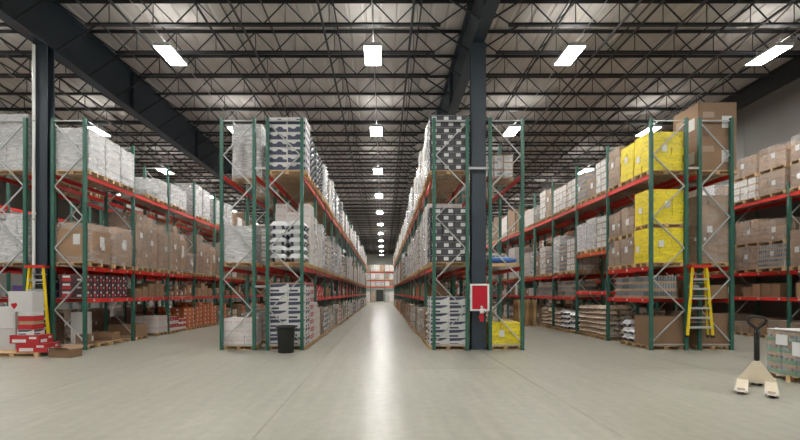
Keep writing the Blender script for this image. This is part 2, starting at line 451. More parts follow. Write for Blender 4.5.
def rack(label, x0, x1, levels, nb=NB, y0=D0, ph=PH, face=1, over=None, near=NEAR, flip=False):
    """one single-depth run of pallet racking between x0 and x1; levels are the tops of the beams"""
    W = x1 - x0
    t = thing('pallet_rack', label, 'rack', (x0, y0, 0), 0, 'rows of pallet racking')
    far = MB()
    pm = cached(('post', ph), lambda: post_mesh(ph)); pmm = cached(('postm', ph), lambda: pm.mesh('post'))
    n = int(ph - 0.4); st = 1.0
    xa, xb = (W - 0.055, 0.055) if flip else (0.055, W - 0.055)
    zb = ph - 0.19 - n * st
    br = [((xb, 0, zb + i * st), (xa, 0, zb + (i + 1) * st)) if (n - i) % 2 == 0 else ((xa, 0, zb + i * st), (xb, 0, zb + (i + 1) * st)) for i in range(n)]
    bm = [cached(('brace', W, ph, i, flip), lambda i=i: MB().bar(*br[i], 0.040, 0.034, 'galv').mesh('brace')) for i in range(n)]
    sm = cached(('strut', W), lambda: MB().box(0.045, W - 0.045, -0.018, 0.018, 0, 0.036, 'galv').mesh('strut'))
    for k in range(nb + 1):
        Y = k * BAY
        if k <= near:
            put('post', pmm, t, (0, Y, 0)); put('post', pmm, t, (W, Y, 0))
            for i in range(n): put('brace', bm[i], t, (0, Y, 0))
            put('strut', sm, t, (0, Y, ph - 0.10)); put('strut', sm, t, (0, Y, 0.16))
        else:
            far.add(pm, 0, Y); far.add(pm, W, Y)
            for a, b in br: far.bar((a[0], Y, a[2]), (b[0], Y, b[2]), 0.040, 0.034, 'galv')
    for k in range(nb):
        lv = (over or {}).get(k, levels)
        Y = k * BAY + 0.045; L = BAY - 0.09
        for z in lv:
            mm = 'beam_orange' if (z > 5 and face == 2) or 3.2 < z < 3.7 else 'beam_red'
            b = cached(('beam', L, mm), lambda: beam_mesh(L, mm)); d = cached(('deck', W, L), lambda: deck_mesh(W, L))
            if k < near:
                bmm = cached(('beamm', L, mm), lambda: b.mesh('beam')); dm = cached(('deckm', W, L), lambda: d.mesh('wire_deck'))
                for xx in (0.0, W):
                    o = put('beam', bmm, t, (xx, Y, z))
                    if k < 3 and z < 4 and ((xx == 0) == (face < 0)):
                        for q in range(3):
                            s = 1 if xx else -1
                            put('location_tag', TAGM, o, (s * 0.026, 0.35 + q * 0.9, -0.01))
                put('wire_deck', dm, t, (0, Y, z + 0.002))
            else:
                far.add(b, 0, Y, z); far.add(b, W, Y, z); far.box(0.03, W - 0.03, Y + 0.05, Y + L - 0.05, z - 0.002, z + 0.008, 'wire')
    if nb > near: put('receding_members', far, t, kind='stuff')
    return t
LV = [1.66, 2.70, 5.68]
LV2 = [2.70, 5.68]
RACKS = {
    'R0': (-17.8, -16.75), 'R1a': (-12.60, -11.55), 'R1b': (-10.66, -9.63), 'R2a': (-5.22, -4.17), 'R2b': (-3.74, -2.63),
    'R3a': (1.63, 2.70), 'R3b': (3.44, 4.48), 'R4a': (8.63, 9.76), 'R4b': (10.19, 11.22), 'R5': (15.60, 16.68)}
rack('green and red pallet rack at the extreme left edge beyond the column', *RACKS['R0'], [1.66, 2.9, 3.75, 4.6, 5.68], nb=12, y0=D0 + 2.6, face=1)
rack('green and red pallet rack left of the left steel column', *RACKS['R1a'], LV, face=-1)
rack('green and red pallet rack right of the left steel column, kraft loads on it', *RACKS['R1b'], LV, flip=True)
rack('green and red pallet rack facing the left aisle, white cartons on its floor', *RACKS['R2a'], LV2, face=-1, over={k: LV for k in range(2, NB)})
rack('green and red rack along the left side of the main aisle, behind the bin', *RACKS['R2b'], LV2, flip=True, face=1, over={k: LV for k in range(1, NB)})
rack('green and red rack along the right side of the main aisle, black cartons aboard', *RACKS['R3a'], LV2, face=-1, over={k: LV for k in range(1, NB)})
rack('green and red pallet rack right of the middle column, low yellow stack under it', *RACKS['R3b'], LV2, flip=True, face=1, over={k: LV for k in range(2, NB)})
rack('green and red pallet rack holding the yellow loads, facing the right aisle', *RACKS['R4a'], LV, face=-1, over={1: [1.90, 3.50, 5.68]})
rack('green and red pallet rack right of the yellow loads, big kraft boxes on top', *RACKS['R4b'], LV, flip=True, face=1)
rack('lower green and red pallet rack standing against the right concrete wall', *RACKS['R5'], LV, face=-1, ph=6.05, nb=16)
# row spacers between back to back frames
for a, b, nm in (('R2a', 'R2b', 'left'), ('R3a', 'R3b', 'middle'), ('R4a', 'R4b', 'right')):
    for z, w in ((5.86, 'upper'), (2.05, 'lower')):
        xa, xb = RACKS[a][1] + 0.035, RACKS[b][0] - 0.035
        if nm == 'middle' and w == 'lower': continue
        tag(put('row_spacer', MB().box(xa, xb, D0 - 0.045, D0 - 0.02, z - 0.035, z + 0.035, 'galv')), '%s pale steel spacer joining the two %s rack rows at the aisle end' % (w, nm), 'spacer', 'row spacers')

# ------------------------------------------------------------------ goods: pieces, pallets, wrap
def carton(w, l, h, body, deco=None, tape=True):
    """a closed carton, origin at the centre of its base; decoration lies flat on its faces"""
    m = MB(); g = 0.004
    m.box(-w / 2 + g, w / 2 - g, -l / 2 + g, l / 2 - g, 0.001, h - 0.003, body)
    e = 0.0012
    X, Y = w / 2 - g + e, l / 2 - g + e
    def front(poly, mm):                        # polygon in 0..1 face units on the -y face and both x faces
        m.quad([((u - .5) * (w - .02), -Y, v * h) for u, v in poly], mm)
        m.quad([(X, (u - .5) * (l - .02), v * h) for u, v in poly], mm)
        m.quad([(-X, (.5 - u) * (l - .02), v * h) for u, v in poly], mm)
    def rect(u0, u1, v0, v1, mm): front([(u0, v0), (u1, v0), (u1, v1), (u0, v1)], mm)
    if tape:
        m.quad([(-w / 2 + g, -0.03, h - 0.002), (w / 2 - g, -0.03, h - 0.002), (w / 2 - g, 0.03, h - 0.002), (-w / 2 + g, 0.03, h - 0.002)], 'tape')
        m.quad([(X, -0.03, h * .72), (X, 0.03, h * .72), (X, 0.03, h - .004), (X, -0.03, h - .004)], 'tape')
    if deco == 'label': rect(.55, .85, .3, .75, 'paper')
    elif deco == 'navy':
        front([(.02, .06), (.98, .06), (.98, .42), (.80, .46), (.70, .74), (.52, .80), (.40, .52), (.26, .50), (.16, .66), (.02, .70)], 'navy_print')
    elif deco == 'navybig':
        front([(.05, .55), (.62, .60), (.95, .82), (.95, .95), (.05, .92)], 'navy_print'); rect(.06, .55, .08, .30, 'navy_print')
    elif deco == 'black': rect(.14, .54, .24, .76, 'paper'); rect(0.0, 1.0, .93, .99, 'grey_print')
    elif deco == 'black2': rect(.50, .90, .24, .76, 'paper'); rect(0.0, 1.0, .93, .99, 'grey_print')
    elif deco == 'pink':
        rect(.12, .60, .52, .66, 'pink_print'); rect(.70, .88, .40, .70, 'pink_print')
    elif deco == 'white': rect(.04, .96, .10, .88, 'paper'); rect(.3, .7, .35, .55, 'grey_print')
    elif deco == 'kraftprint': rect(.12, .42, .55, .72, 'sack_print_tan'); rect(.62, .88, .25, .6, 'paper')
    elif deco == 'redtop': rect(0.01, .99, .45, .97, 'red_carton'); rect(.2, .7, .6, .8, 'paper')
    elif deco == 'redtext': rect(.08, .55, .12, .50, 'paper'); rect(.66, .90, .55, .8, 'paper')
    elif deco == 'yellow':
        for (u, v) in ((.25, .3), (.7, .3), (.47, .68), (.9, .7), (.08, .72)): rect(u - .05, u + .05, v - .08, v + .08, 'yellow_spot')
    elif deco == 'redwhite': rect(.12, .40, .55, .82, 'paper'); rect(.10, .44, .12, .45, 'red_carton'); rect(.66, .82, .2, .42, 'paper')
    return m
def sack(w, l, h, body, prt):
    """a filled paper sack: a pillow with printed panels"""
    m = MB(); nu, nv = 7, 5
    def pt(i, j, top):
        u = i / (nu - 1) * 2 - 1; v = j / (nv - 1) * 2 - 1
        k = (1 - abs(u) ** 4) * (1 - abs(v) ** 4)
        z = h * (0.5 + (0.62 if top else -0.5) * k ** 0.45)
        sq = 1 - 0.05 * (v * v)
        return (u * w / 2 * sq, v * l / 2 * (1 - 0.05 * u * u), max(z, 0))
    for top in (0, 1):
        n0 = len(m.v)
        for j in range(nv):
            for i in range(nu): m.v.append(pt(i, j, top))
        for j in range(nv - 1):
            for i in range(nu - 1):
                q = (n0 + j * nu + i, n0 + j * nu + i + 1, n0 + (j + 1) * nu + i + 1, n0 + (j + 1) * nu + i)
                m.f.append(q if top else q[::-1])
                edge = (j in (0, nv - 2) and i in (1, 4)) or (i in (0, nu - 2) and j in (1, 2))
                m.m.append(prt if edge and not top else body)
    return m
def tray(w, l, h):
    """shrink packed tray of cans"""
    m = MB().box(-w / 2 + .004, w / 2 - .004, -l / 2 + .004, l / 2 - .004, 0.001, h * .3, 'kraft_pale')
    nx, ny = max(2, int(w / .09)), max(2, int(l / .09))
    for i in range(nx):
        for j in range(ny):
            if i in (0, nx - 1) or j in (0, ny - 1):
                cx = (-w / 2 + .006) + (i + .5) * (w - .012) / nx; cy = (-l / 2 + .006) + (j + .5) * (l - .012) / ny
                r = min((w - .012) / nx, (l - .012) / ny) / 2 * .96
                m.lathe([(r, h * .1), (r, h * .30)], 'can', 6, (cx, cy, 0)).lathe([(r * 1.01, h * .30), (r * 1.01, h * .84)], 'can_label', 6, (cx, cy, 0)).lathe([(r, h * .84), (r * .9, h * .97)], 'can', 6, (cx, cy, 0))
    return m
def gaylord(w, l, h):
    """large single-wall bulk box with cut corners and a bulging skin"""
    m = MB(); c = 0.14; seg = 5
    ring = [(-w / 2 + c, -l / 2), (w / 2 - c, -l / 2), (w / 2, -l / 2 + c), (w / 2, l / 2 - c), (w / 2 - c, l / 2), (-w / 2 + c, l / 2), (-w / 2, l / 2 - c), (-w / 2, -l / 2 + c)]
    for k in range(seg + 1):
        t = k / seg; s = 1 + 0.035 * math.sin(math.pi * t) - (0.10 if k == seg else 0)
        for x, y in ring: m.v.append((x * s, y * s, h * min(1.0, t * 1.04) if k < seg else h))
    for k in range(seg):
        for i in range(8):
            m.f.append((k * 8 + i, k * 8 + (i + 1) % 8, (k + 1) * 8 + (i + 1) % 8, (k + 1) * 8 + i)); m.m.append('kraft')
    m.f.append(tuple(seg * 8 + i for i in range(8))); m.m.append('kraft')
    m.quad([(.05, -l / 2 * 1.037, h * .45), (.28, -l / 2 * 1.037, h * .45), (.28, -l / 2 * 1.037, h * .72), (.05, -l / 2 * 1.037, h * .72)], 'paper')
    m.quad([(w / 2 * 1.037, -.1, h * .42), (w / 2 * 1.037, .12, h * .42), (w / 2 * 1.037, .12, h * .70), (w / 2 * 1.037, -.1, h * .70)], 'paper')
    return m
def pallet_mb(w, l):
    """block pallet: seven top boards, three stringer boards on nine blocks, three bottom boards"""
    m = MB(); H = 0.13
    n = 7; bw = l / n * .74
    for i in range(n):
        y = -l / 2 + bw / 2 + i * (l - bw) / (n - 1); m.box(-w / 2, w / 2, y - bw / 2, y + bw / 2, H - .018, H, 'wood')
    for y in (-l / 2 + .05, 0, l / 2 - .05):
        m.box(-w / 2, w / 2, y - .045, y + .045, H - .036, H - .018, 'wood')
        for x in (-w / 2 + .065, 0, w / 2 - .065): m.box(x - .065, x + .065, y - .045, y + .045, .018, H - .036, 'wood')
    for y in (-l / 2 + bw / 2, 0, l / 2 - bw / 2): m.box(-w / 2, w / 2, y - bw / 2, y + bw / 2, 0, .018, 'wood')
    return m
def wrap_mb(w, l, h, m_, seed):
    """stretch film pulled over a load: a rounded shell with creases"""
    r = random.Random(seed); m = MB(); c = 0.05; ring = []
    for (sx, sy) in ((-1, -1), (1, -1), (1, 1), (-1, 1)):
        a, b = (sx * (w / 2), sy * (l / 2 - c)), (sx * (w / 2 - c), sy * (l / 2))
        ring += [b, a] if sx * sy < 0 else [a, b]
    full = []
    for i in range(8):
        a, b = ring[i], ring[(i + 1) % 8]; full.append(a)
        if math.hypot(a[0] - b[0], a[1] - b[1]) > .3:
            for q in (.33, .66): full.append((a[0] + (b[0] - a[0]) * q, a[1] + (b[1] - a[1]) * q))
    N = len(full); K = max(3, int(h / .22))
    for k in range(K + 1):
        s0 = 1.0 + r.uniform(-.006, .012)
        for x, y in full:
            s = s0 + r.uniform(-.008, .010); m.v.append((x * s, y * s, h * k / K + (r.uniform(-.03, .03) if 0 < k < K else 0)))
    for k in range(K):
        for i in range(N): m.f.append((k * N + i, k * N + (i + 1) % N, (k + 1) * N + (i + 1) % N, (k + 1) * N + i)); m.m.append(m_)
    m.f.append(tuple(K * N + i for i in range(N))); m.m.append(m_)
    return m

#        piece      w    l    h    body          deco       wrap          look
KIND = {
 'yellow': ('carton', .36, .41, .26, 'yellow', 'yellow', 'wrap_yellow', 'bright yellow wrapped carton stack'),
 'kraft': ('carton', .36, .41, .33, 'kraft', 'kraftprint', 'wrap_clear', 'film wrapped kraft cartons'),
 'kraftbig': ('carton', 9, 9, .95, 'kraft', 'kraftprint', None, 'big brown cardboard box'),
 'plainbox': ('carton', 9, 9, .95, 'kraft', None, None, 'plain brown cardboard bin'),
 'gaylord': ('gaylord', 9, 9, 9, 'kraft', None, 'wrap', 'bulging brown bulk box'),
 'white': ('carton', .36, .41, .28, 'white_carton', None, 'wrap_white', 'white film wrapped block'),
 'navy': ('carton', .54, .41, .23, 'white_carton', 'navy', None, 'navy-printed white cartons'),
 'navybig': ('carton', .54, .41, .28, 'white_carton', 'navybig', None, 'white and navy box pile'),
 'redwhite': ('carton', .36, .41, .26, 'white_carton', 'redtop', None, 'red topped white carton stack'),
 'black': ('carton', .36, .41, .21, 'black_carton', 'black', None, 'black cartons with white labels'),
 'whitebox': ('carton', .36, .41, .29, 'pale_carton', 'pink', None, 'white cartons with pink print'),
 'mix': ('carton', .36, .41, .27, 'kraft_pale', 'white', 'wrap_clear', 'tan and white carton stack'),
 'tray': ('tray', .36, .41, .20, 'kraft_pale', None, 'wrap_clear', 'clear wrapped tray packs'),
 'sack': ('sack', .60, .41, .24, 'sack_white', 'sack_print', None, 'navy-printed white sacks'),
 'tan': ('sack', .60, .41, .20, 'sack_tan', 'sack_print_tan', None, 'tan paper sack stack'),
 'orange': ('carton', .36, .41, .2, 'orange_carton', 'label', None, 'orange carton stack'),
}
def load_pieces(kind, W, L, h, seed, coarse=False):
    """list of (piece key, x, y, z, piece builder) that make up one load"""
    pc, cw, cl, ch, body, deco, wr, _ = KIND[kind]
    r = random.Random(seed); out = []
    if coarse and pc != 'gaylord': cw *= 1.45; cl *= 1.0; ch *= 1.5
    nx = max(1, round(W / cw)); ny = max(1, round(L / cl)); nz = max(1, round(h / ch))
    w, l, z1 = W / nx, L / ny, h / nz
    if kind in ('kraftbig', 'plainbox', 'gaylord'): nx = ny = 1; w, l = W, L
    for k in range(nz):
        for i in range(nx):
            for j in range(ny):
                if 0 < i < nx - 1 and 0 < j < ny - 1 and k < nz - 1: continue
                if nz > 2 and k == nz - 1 and r.random() < 0.10 and not coarse: continue
                d = deco
                if kind == 'black' and k % 2: d = 'black2'
                if kind == 'kraft' and r.random() < .93: d = None
                key = (pc, round(w, 3), round(l, 3), round(z1, 3), body, d)
                fn = {'carton': lambda d=d: carton(w, l, z1, body, d, body.startswith('kraft')), 'sack': lambda: sack(w, l, z1, body, deco),
                      'tray': lambda: tray(w, l, z1), 'gaylord': lambda: gaylord(w, l, z1)}[pc]
                jx, jy = (r.uniform(-.012, .012), r.uniform(-.012, .012)) if not coarse else (0, 0)
                if pc == 'sack': jx, jy = r.uniform(-.012, .012), r.uniform(-.008, .008)
                out.append((key, -W / 2 + (i + .5) * w + jx, -L / 2 + (j + .5) * l + jy, k * z1, cached(key, fn)))
    return out
PIECE = {'carton': 'carton', 'sack': 'sack', 'tray': 'tray', 'gaylord': 'bulk_box'}
def place_load(kind, loc, W, L, h, label, group, detail, seed, cat='pallet load', side=1):
    """detail 2: each carton is a part, 1: pallet and goods are parts"""
    t = thing('pallet_load', label, cat, loc, 0, group)
    pk = ('pal', round(W, 2), round(L, 2))
    put('pallet', cached(pk + ('m',), lambda: cached(pk, lambda: pallet_mb(W, L)).mesh('pallet')), t)
    gh = h - 0.13; wm = KIND[kind][6]; shrink = 0.97
    pcs = load_pieces(kind, W * shrink, L * shrink, gh, seed)
    nm = PIECE[KIND[kind][0]]
    if detail == 2:
        for key, x, y, z, mb in pcs:
            put(nm, cached(key + ('m',), lambda: mb.mesh(nm, nm == 'sack')), t, (x, y, z + 0.13))
    else:
        sd = seed % 3
        key = ('ld', kind, round(W, 2), round(L, 2), round(h, 2), sd)
        def mk():
            m = MB()
            for _, x, y, z, mb in load_pieces(kind, W * shrink, L * shrink, gh, sd): m.add(mb, x, y, z)
            return m.mesh(nm, nm == 'sack')
        put(nm + '_stack', cached(key, mk), t, (0, 0, 0.13), kind='stuff')
    if wm:
        key = ('wr', wm, round(W, 2), round(L, 2), round(h, 2), seed % 4)
        put('stretch_wrap', cached(key, lambda: wrap_mb(W * shrink + .03, L * shrink + .03, gh + .012, wm, seed).mesh('stretch_wrap')), t, (0, 0, 0.128))
        if gh > .6 and kind in ('kraft', 'yellow', 'gaylord', 'mix', 'tray'):
            r = random.Random(seed); bul = 1.05 if kind == 'gaylord' else 1.025
            lm = cached('plabel', lambda: MB().box(-.002, .002, -.085, .085, 0, .21, 'paper').mesh('paper_label'))
            put('paper_label', lm, t, (side * (W * shrink / 2 + .015) * bul, r.uniform(-.15, .15), gh * r.uniform(.4, .65)))
            if detail == 2: put('paper_label', lm, t, (r.uniform(-.2, .2), -(L * shrink / 2 + .015) * bul, gh * r.uniform(.4, .6)), math.pi / 2)
    return t

# ------------------------------------------------------------------ what stands on the racks (as measured on the photograph)
_ = None
SPEC = {
 'R1b': dict(
   top={0: [('white', 1.50), ('white', 1.46), ('white', 1.42)], 1: [_, ('tray', .36), ('white', 1.0)], 2: [('white', 1.05), ('white', 1.0), _], 3: [('white', 1.7), ('white', 1.6), _], 4: [('white', 1.5), _, ('white', 1.6)]},
   mid={0: [('gaylord', 1.40), ('gaylord', 1.48)], 1: [('kraft', 2.25), ('kraft', 2.2), ('kraft', 2.0)], 2: [('kraft', 2.2), ('gaylord', 1.9), ('gaylord', 1.1)], 3: [('kraft', 2.1), ('kraft', 1.8), ('gaylord', 1.7)], 4: [('kraft', 2.0), ('gaylord', 1.5), ('kraft', 1.8)]},
   floor={0: [_, _], 1: [('plainbox', .62), _, ('whitebox', .85)], 2: [('redwhite', .75), ('redwhite', .6), ('orange', 1.1)], 3: [('orange', 1.35), ('orange', 1.2), ('orange', 1.3)], 4: [('kraft', 1.1), ('orange', 1.2), ('kraft', .9)]}),
 'R1a': dict(top={0: [('white', 1.95), ('white', 1.9)], 1: [('white', 1.8), ('white', 1.8), _]}, mid={0: [('white', 1.7), _, ('kraft', 1.6)], 1: [('kraft', 1.9), ('white', 1.9), ('kraft', 1.5)]},
   floor={0: [('white', 1.2), ('kraft', 1.1), _], 1: [('kraft', 1.2), ('kraft', 1.2), ('kraft', .8)]}),
 'R2b': dict(
   top={0: [('navy', 1.85), ('sack', 1.75), ('sack', 1.7)], 1: [('sack', 1.6), ('sack', 1.75), ('white', 1.6)], 2: [('sack', 1.7), ('whitebox', 1.5), ('white', 1.7)], 3: [('navy', 1.6), ('sack', 1.7), ('white', 1.6)], 4: [('sack', 1.6), ('sack', 1.6), ('navy', 1.7)]},
   mid={0: [('sack', 1.45), ('whitebox', 2.2), ('white', 1.9)], 1: [('whitebox', 1.6), ('white', 1.9), ('navy', 1.6)], 2: [('mix', 1.5), ('white', 1.6), ('navy', 1.5)], 3: [('white', 2.0), ('sack', 1.5), ('white', 1.8)], 4: [('whitebox', 1.7), ('white', 1.9), ('sack', 1.5)]},
   floor={0: [('navybig', 2.15), ('redwhite', 2.2), ('whitebox', 1.5)], 1: [('whitebox', 1.25), ('kraft', 1.2), ('navy', 1.2)], 2: [('navy', 1.2), ('mix', 1.1), ('kraft', 1.2)], 3: [('white', 1.1), ('kraft', 1.0), ('whitebox', 1.2)], 4: [('redwhite', 1.1), ('kraft', 1.2), ('white', 1.0)]}),
 'R2a': dict(top={0: [_, ('white', 1.95), _], 1: [_, ('kraft', 1.3), _]}, mid={0: [('white', 1.30), _, ('mix', 1.5)], 1: [('mix', 1.7), ('white', 1.4), _]}, floor={0: [('whitebox', 1.02), _, ('tray', 1.1)], 1: [('kraft', 1.2), ('white', 1.1), _]}),
 'R3a': dict(
   top={0: [('black', 1.92), ('white', 1.95), ('whitebox', 1.70)], 1: [('mix', 1.75), ('white', 1.9), ('whitebox', 1.5)], 2: [('white', 1.75), ('mix', 1.5), ('whitebox', 1.8)], 3: [('sack', 1.5), ('white', 1.75), ('mix', 1.4)], 4: [('white', 1.8), ('mix', 1.4), ('white', 1.7)]},
   mid={0: [('black', 1.90), ('whitebox', 2.2), ('white', 2.1)], 1: [('white', 2.2), ('whitebox', 2.1), ('mix', 2.0)], 2: [('whitebox', 2.0), ('white', 2.1), ('white', 1.9)], 3: [('mix', 1.9), ('white', 2.1), ('whitebox', 2.0)], 4: [('white', 2.0), ('white', 1.9), ('mix', 2.0)]},
   floor={0: [('navybig', 1.72), ('tan', 1.2), ('kraft', 1.3)], 1: [('kraft', 1.1), ('tray', 1.1), ('mix', 1.2)], 2: [('kraft', 1.2), ('kraft', 1.1), ('tan', 1.0)], 3: [('mix', 1.1), ('kraft', 1.2), ('orange', 1.0)], 4: [('kraft', 1.2), ('tan', 1.1), ('kraft', 1.1)]}),
 'R3b': dict(top={0: [_, ('mix', .9), _], 1: [_, ('kraft', .6), _]}, mid={0: [_, _, ('tray', .5)], 1: [('mix', .7), _, ('kraft', .6)]}, floor={0: [('yellow', .88), _, _], 1: [_, ('kraft', .9), _]}),
 'R4a': dict(
   top={0: [('yellow', 1.38), ('yellow', 1.32), ('kraft', 1.50)], 1: [('mix', 1.35), ('kraft', .95), ('tray', 1.35)], 2: [('mix', 1.3), ('mix', 1.25), ('mix', 1.3)], 3: [('kraft', 1.5), ('mix', 1.6), ('tray', 1.0)], 4: [('whitebox', 1.0), ('whitebox', 1.1), ('mix', 1.0)]},
   mid={0: [('yellow', 1.24, 'yellow', 1.24), ('kraft', 1.05, 'kraft', 1.08), ('kraft', 1.05, 'kraft', 1.0)], 1: [('mix', 1.35), ('white', 1.4), ('white', 1.3)], 2: [('mix', 1.6), ('tray', 1.5), ('white', 1.9)], 3: [('tray', 1.2), ('mix', 1.6), ('kraft', 1.2)], 4: [('white', 1.5), ('whitebox', 1.5), ('tray', 1.3)]},
   floor={0: [('plainbox', 1.08), ('sack', .86), _], 1: [('tan', 1.32), ('tan', 1.3), ('tan', 1.28)], 2: [('sack', .95), ('sack', 1.0), ('tan', .9)], 3: [('tan', 1.0), ('tan', 1.05), ('kraft', .9)], 4: [('kraft', 1.0), ('tan', 1.1), ('mix', .9)]}),
 'R4b': dict(top={0: [('kraftbig', 2.34), ('kraft', 1.6)], 1: [('kraft', 1.4), _, ('kraft', 1.3)]}, mid={0: [('kraft', 2.3), ('kraft', 2.1), _], 1: [('kraft', 1.8), ('kraft', 1.8), _]}, floor={0: [('plainbox', 1.15), ('kraft', 1.2), _], 1: [('kraft', 1.1), _, ('kraft', 1.0)]}),
 'R5': dict(
   top={0: [_, ('kraft', 1.05, 'kraft', 1.05), ('kraft', 1.02, 'kraft', 1.05)], 1: [('kraft', 1.0, 'kraft', 1.0), ('mix', 1.0, 'kraft', .92)], 2: [('kraft', 1.0), ('white', 1.2), ('kraft', 1.0)], 3: [('kraft', 1.5), _, ('kraft', 1.4)], 4: [('kraft', 1.5), ('kraft', 1.2), _]},
   mid={0: [('kraft', 1.3), ('mix', 1.3), ('kraft', 1.5)], 1: [('tray', 1.05, 'kraft', 1.0), ('kraft', 1.1, 'kraft', 1.1)], 2: [('kraft', 2.0), ('kraft', 2.1), ('tray', 1.9)], 3: [('kraft', 1.8), ('kraft', 1.9), _], 4: [('kraft', 1.8), _, ('kraft', 1.9)]},
   floor={0: [_, _, ('kraft', .7)], 1: [('kraft', .75), ('plainbox', .8), ('kraft', .6)], 2: [('kraft', .9), ('kraft', .8), _], 3: [('kraft', .9), _, _], 4: [_, ('kraft', .9), ('kraft', .9)]}),
}
RNAME = {'R1a': 'leftmost rack', 'R1b': 'far left rack', 'R2a': 'left-centre outer rack', 'R2b': 'left main-aisle rack', 'R3a': 'right main-aisle rack',
         'R3b': 'right-centre outer rack', 'R4a': 'yellow-load rack', 'R4b': 'big-box rack', 'R5': 'right wall rack'}
LVN = {'top': 'top shelf', 'mid': 'middle shelf', 'floor': 'floor'}
FAR = {'R1b': (['white', None, 'white', 'kraft'], ['kraft', 'gaylord', 'kraft', 'mix'], ['kraft', 'orange', 'mix', 'whitebox']),
       'R2b': (['sack', 'white', 'whitebox', 'navy', 'sack'], ['white', 'whitebox', 'sack', 'mix', 'kraft'], ['kraft', 'whitebox', 'navy', 'mix']),
       'R3a': (['white', 'whitebox', 'mix', 'sack', 'kraft'], ['white', 'mix', 'whitebox', 'navy', 'kraft'], ['kraft', 'tan', 'mix', 'orange']),
       'R4a': (['mix', 'whitebox', 'kraft', 'tray'], ['white', 'tray', 'mix', 'whitebox'], ['tan', 'kraft', 'sack', 'mix']),
       'R5': (['kraft', 'mix', None, 'kraft'], ['kraft', 'kraft', 'white', 'mix'], ['kraft', None, 'kraft', 'mix'])}
for a, b in (('R1a', 'R1b'), ('R2a', 'R1b'), ('R3b', 'R4a'), ('R4b', 'R5')): FAR.setdefault(a, ([None] + FAR[b][0], [None] + FAR[b][1], [None] + FAR[b][2]))
stuff = MB()
def level_z(rk, bay, lv):
    if lv == 'floor': return 0.0
    z = 2.70 if lv == 'mid' else 5.68
    if rk == 'R4a' and bay == 1 and lv == 'mid': z = 3.50
    return z + 0.014
def fill_racks():
    sd = 100
    for rk, spec in SPEC.items():
        x0, x1 = RACKS[rk]; xc = (x0 + x1) / 2; W = min(x1 - x0, 1.06)
        if rk in ('R2b', 'R3a'): W = 1.24; xc += .06 if rk == 'R2b' else -.06
        if rk in ('R4a', 'R1b', 'R5'): W = 1.16; xc += .03 if rk == 'R1b' else -.03
        side = -1 if rk in ('R3a', 'R4a', 'R5', 'R1a', 'R2a') else 1
        nb = 16 if rk == 'R5' else NB
        for bay in range(nb):
            for lv in ('floor', 'mid', 'top'):
                row = spec[lv].get(bay)
                individual = row is not None
                if row is None:
                    pal = FAR[rk][{'top': 0, 'mid': 1, 'floor': 2}[lv]]
                    row = []
                    for q in range(3):
                        kd = R.choice(pal); row.append((kd, round(R.uniform(*{'top': (1.0, 1.9), 'mid': (1.2, 2.3), 'floor': (.8, 1.3)}[lv]), 1)) if kd else None)
                n = len(row)
                for q, it in enumerate(row):
                    if not it: continue
                    kd, h = it[:2]; sd += 1
                    seg = (BAY - 0.11) / n; L = round(seg - 0.035, 3)
                    y = D0 + bay * BAY + 0.055 + seg * (q + .5)
                    z = level_z(rk, bay, lv); xj = xc + (R.uniform(-.06, .05) * side if bay else 0)
                    if not individual:
                        for _k, x_, y_, z_, mb in load_pieces(kd, W * .97, L * .97, h - .13, sd % 5, True): stuff.add(mb, xj + x_, y + y_, z + z_ + .13)
                        stuff.box(xj - W / 2, xj + W / 2, y - L / 2, y + L / 2, z + .09, z + .13, 'wood')
                        for q_ in (-1, 0, 1): stuff.box(xj - W / 2, xj + W / 2, y + q_ * (L / 2 - .06) - .06, y + q_ * (L / 2 - .06) + .06, z, z + .09, 'wood')
                        continue
                    pos = ['nearest', 'middle one', 'farthest'][q] if n == 3 else ['nearest', 'farther one'][q]
                    big = kd == 'kraftbig' and rk == 'R4b'
                    def mklab(kk, tier): return '%s%s, %s, %s bay, %s, %s' % (KIND[kk][7], tier, LVN[lv], ORD[bay], RNAME[rk], pos)
                    lab = mklab(kd, ', lower' if len(it) > 2 else '')
                    det = 2 if bay == 0 or (bay == 1 and rk in ('R4a', 'R5', 'R1b')) else 1
                    place_load(kd, (xc + .14 if big else xj, y, z), 1.30 if big else W, L, h, lab, 'loads on the %s' % RNAME[rk], det, sd, side=side)
                    if len(it) > 2:                       # a second pallet stacked on the first
                        place_load(it[2], (xj + .02, y, z + h + .014), W, L, it[3], mklab(it[2], ', upper'), 'loads on the %s' % RNAME[rk], det, sd + 5000, side=side)
    for rk in ('R1b', 'R2b', 'R3a', 'R4a', 'R5'):           # goods on the low shelves farther back
        x0, x1 = RACKS[rk]; left = rk in ('R3a', 'R4a', 'R5')
        for bay in range(4, 16 if rk == 'R5' else NB):
            y = D0 + bay * BAY + .1
            while True:
                l, h, w = R.choice((.35, .45, .6)), R.choice((.3, .45, .6, .75)), R.choice((.6, .8, .95))
                if y + l > D0 + (bay + 1) * BAY - .08: break
                body = R.choice({'R1b': ('kraft', 'kraft', 'kraft_pale'), 'R2b': ('kraft', 'white_carton', 'red_carton', 'black_carton'), 'R3a': ('kraft', 'kraft_pale', 'orange_carton', 'black_carton', 'white_carton'), 'R4a': ('can_label', 'white_carton', 'kraft'), 'R5': ('kraft', 'kraft_pale')}[rk])
                cx = (x0 + w / 2 + .02) if left else (x1 - w / 2 - .02)
                stuff.add(carton(w, l, h, body, R.choice((None, None, 'label')), False), cx, y + l / 2, 1.674); y += l + R.choice((.01, .05, .2))
    s = put('receding_loads', stuff, kind='stuff')
    tag(s, 'many small palletized loads receding along the racks into the distance', 'pallet loads')
fill_racks()

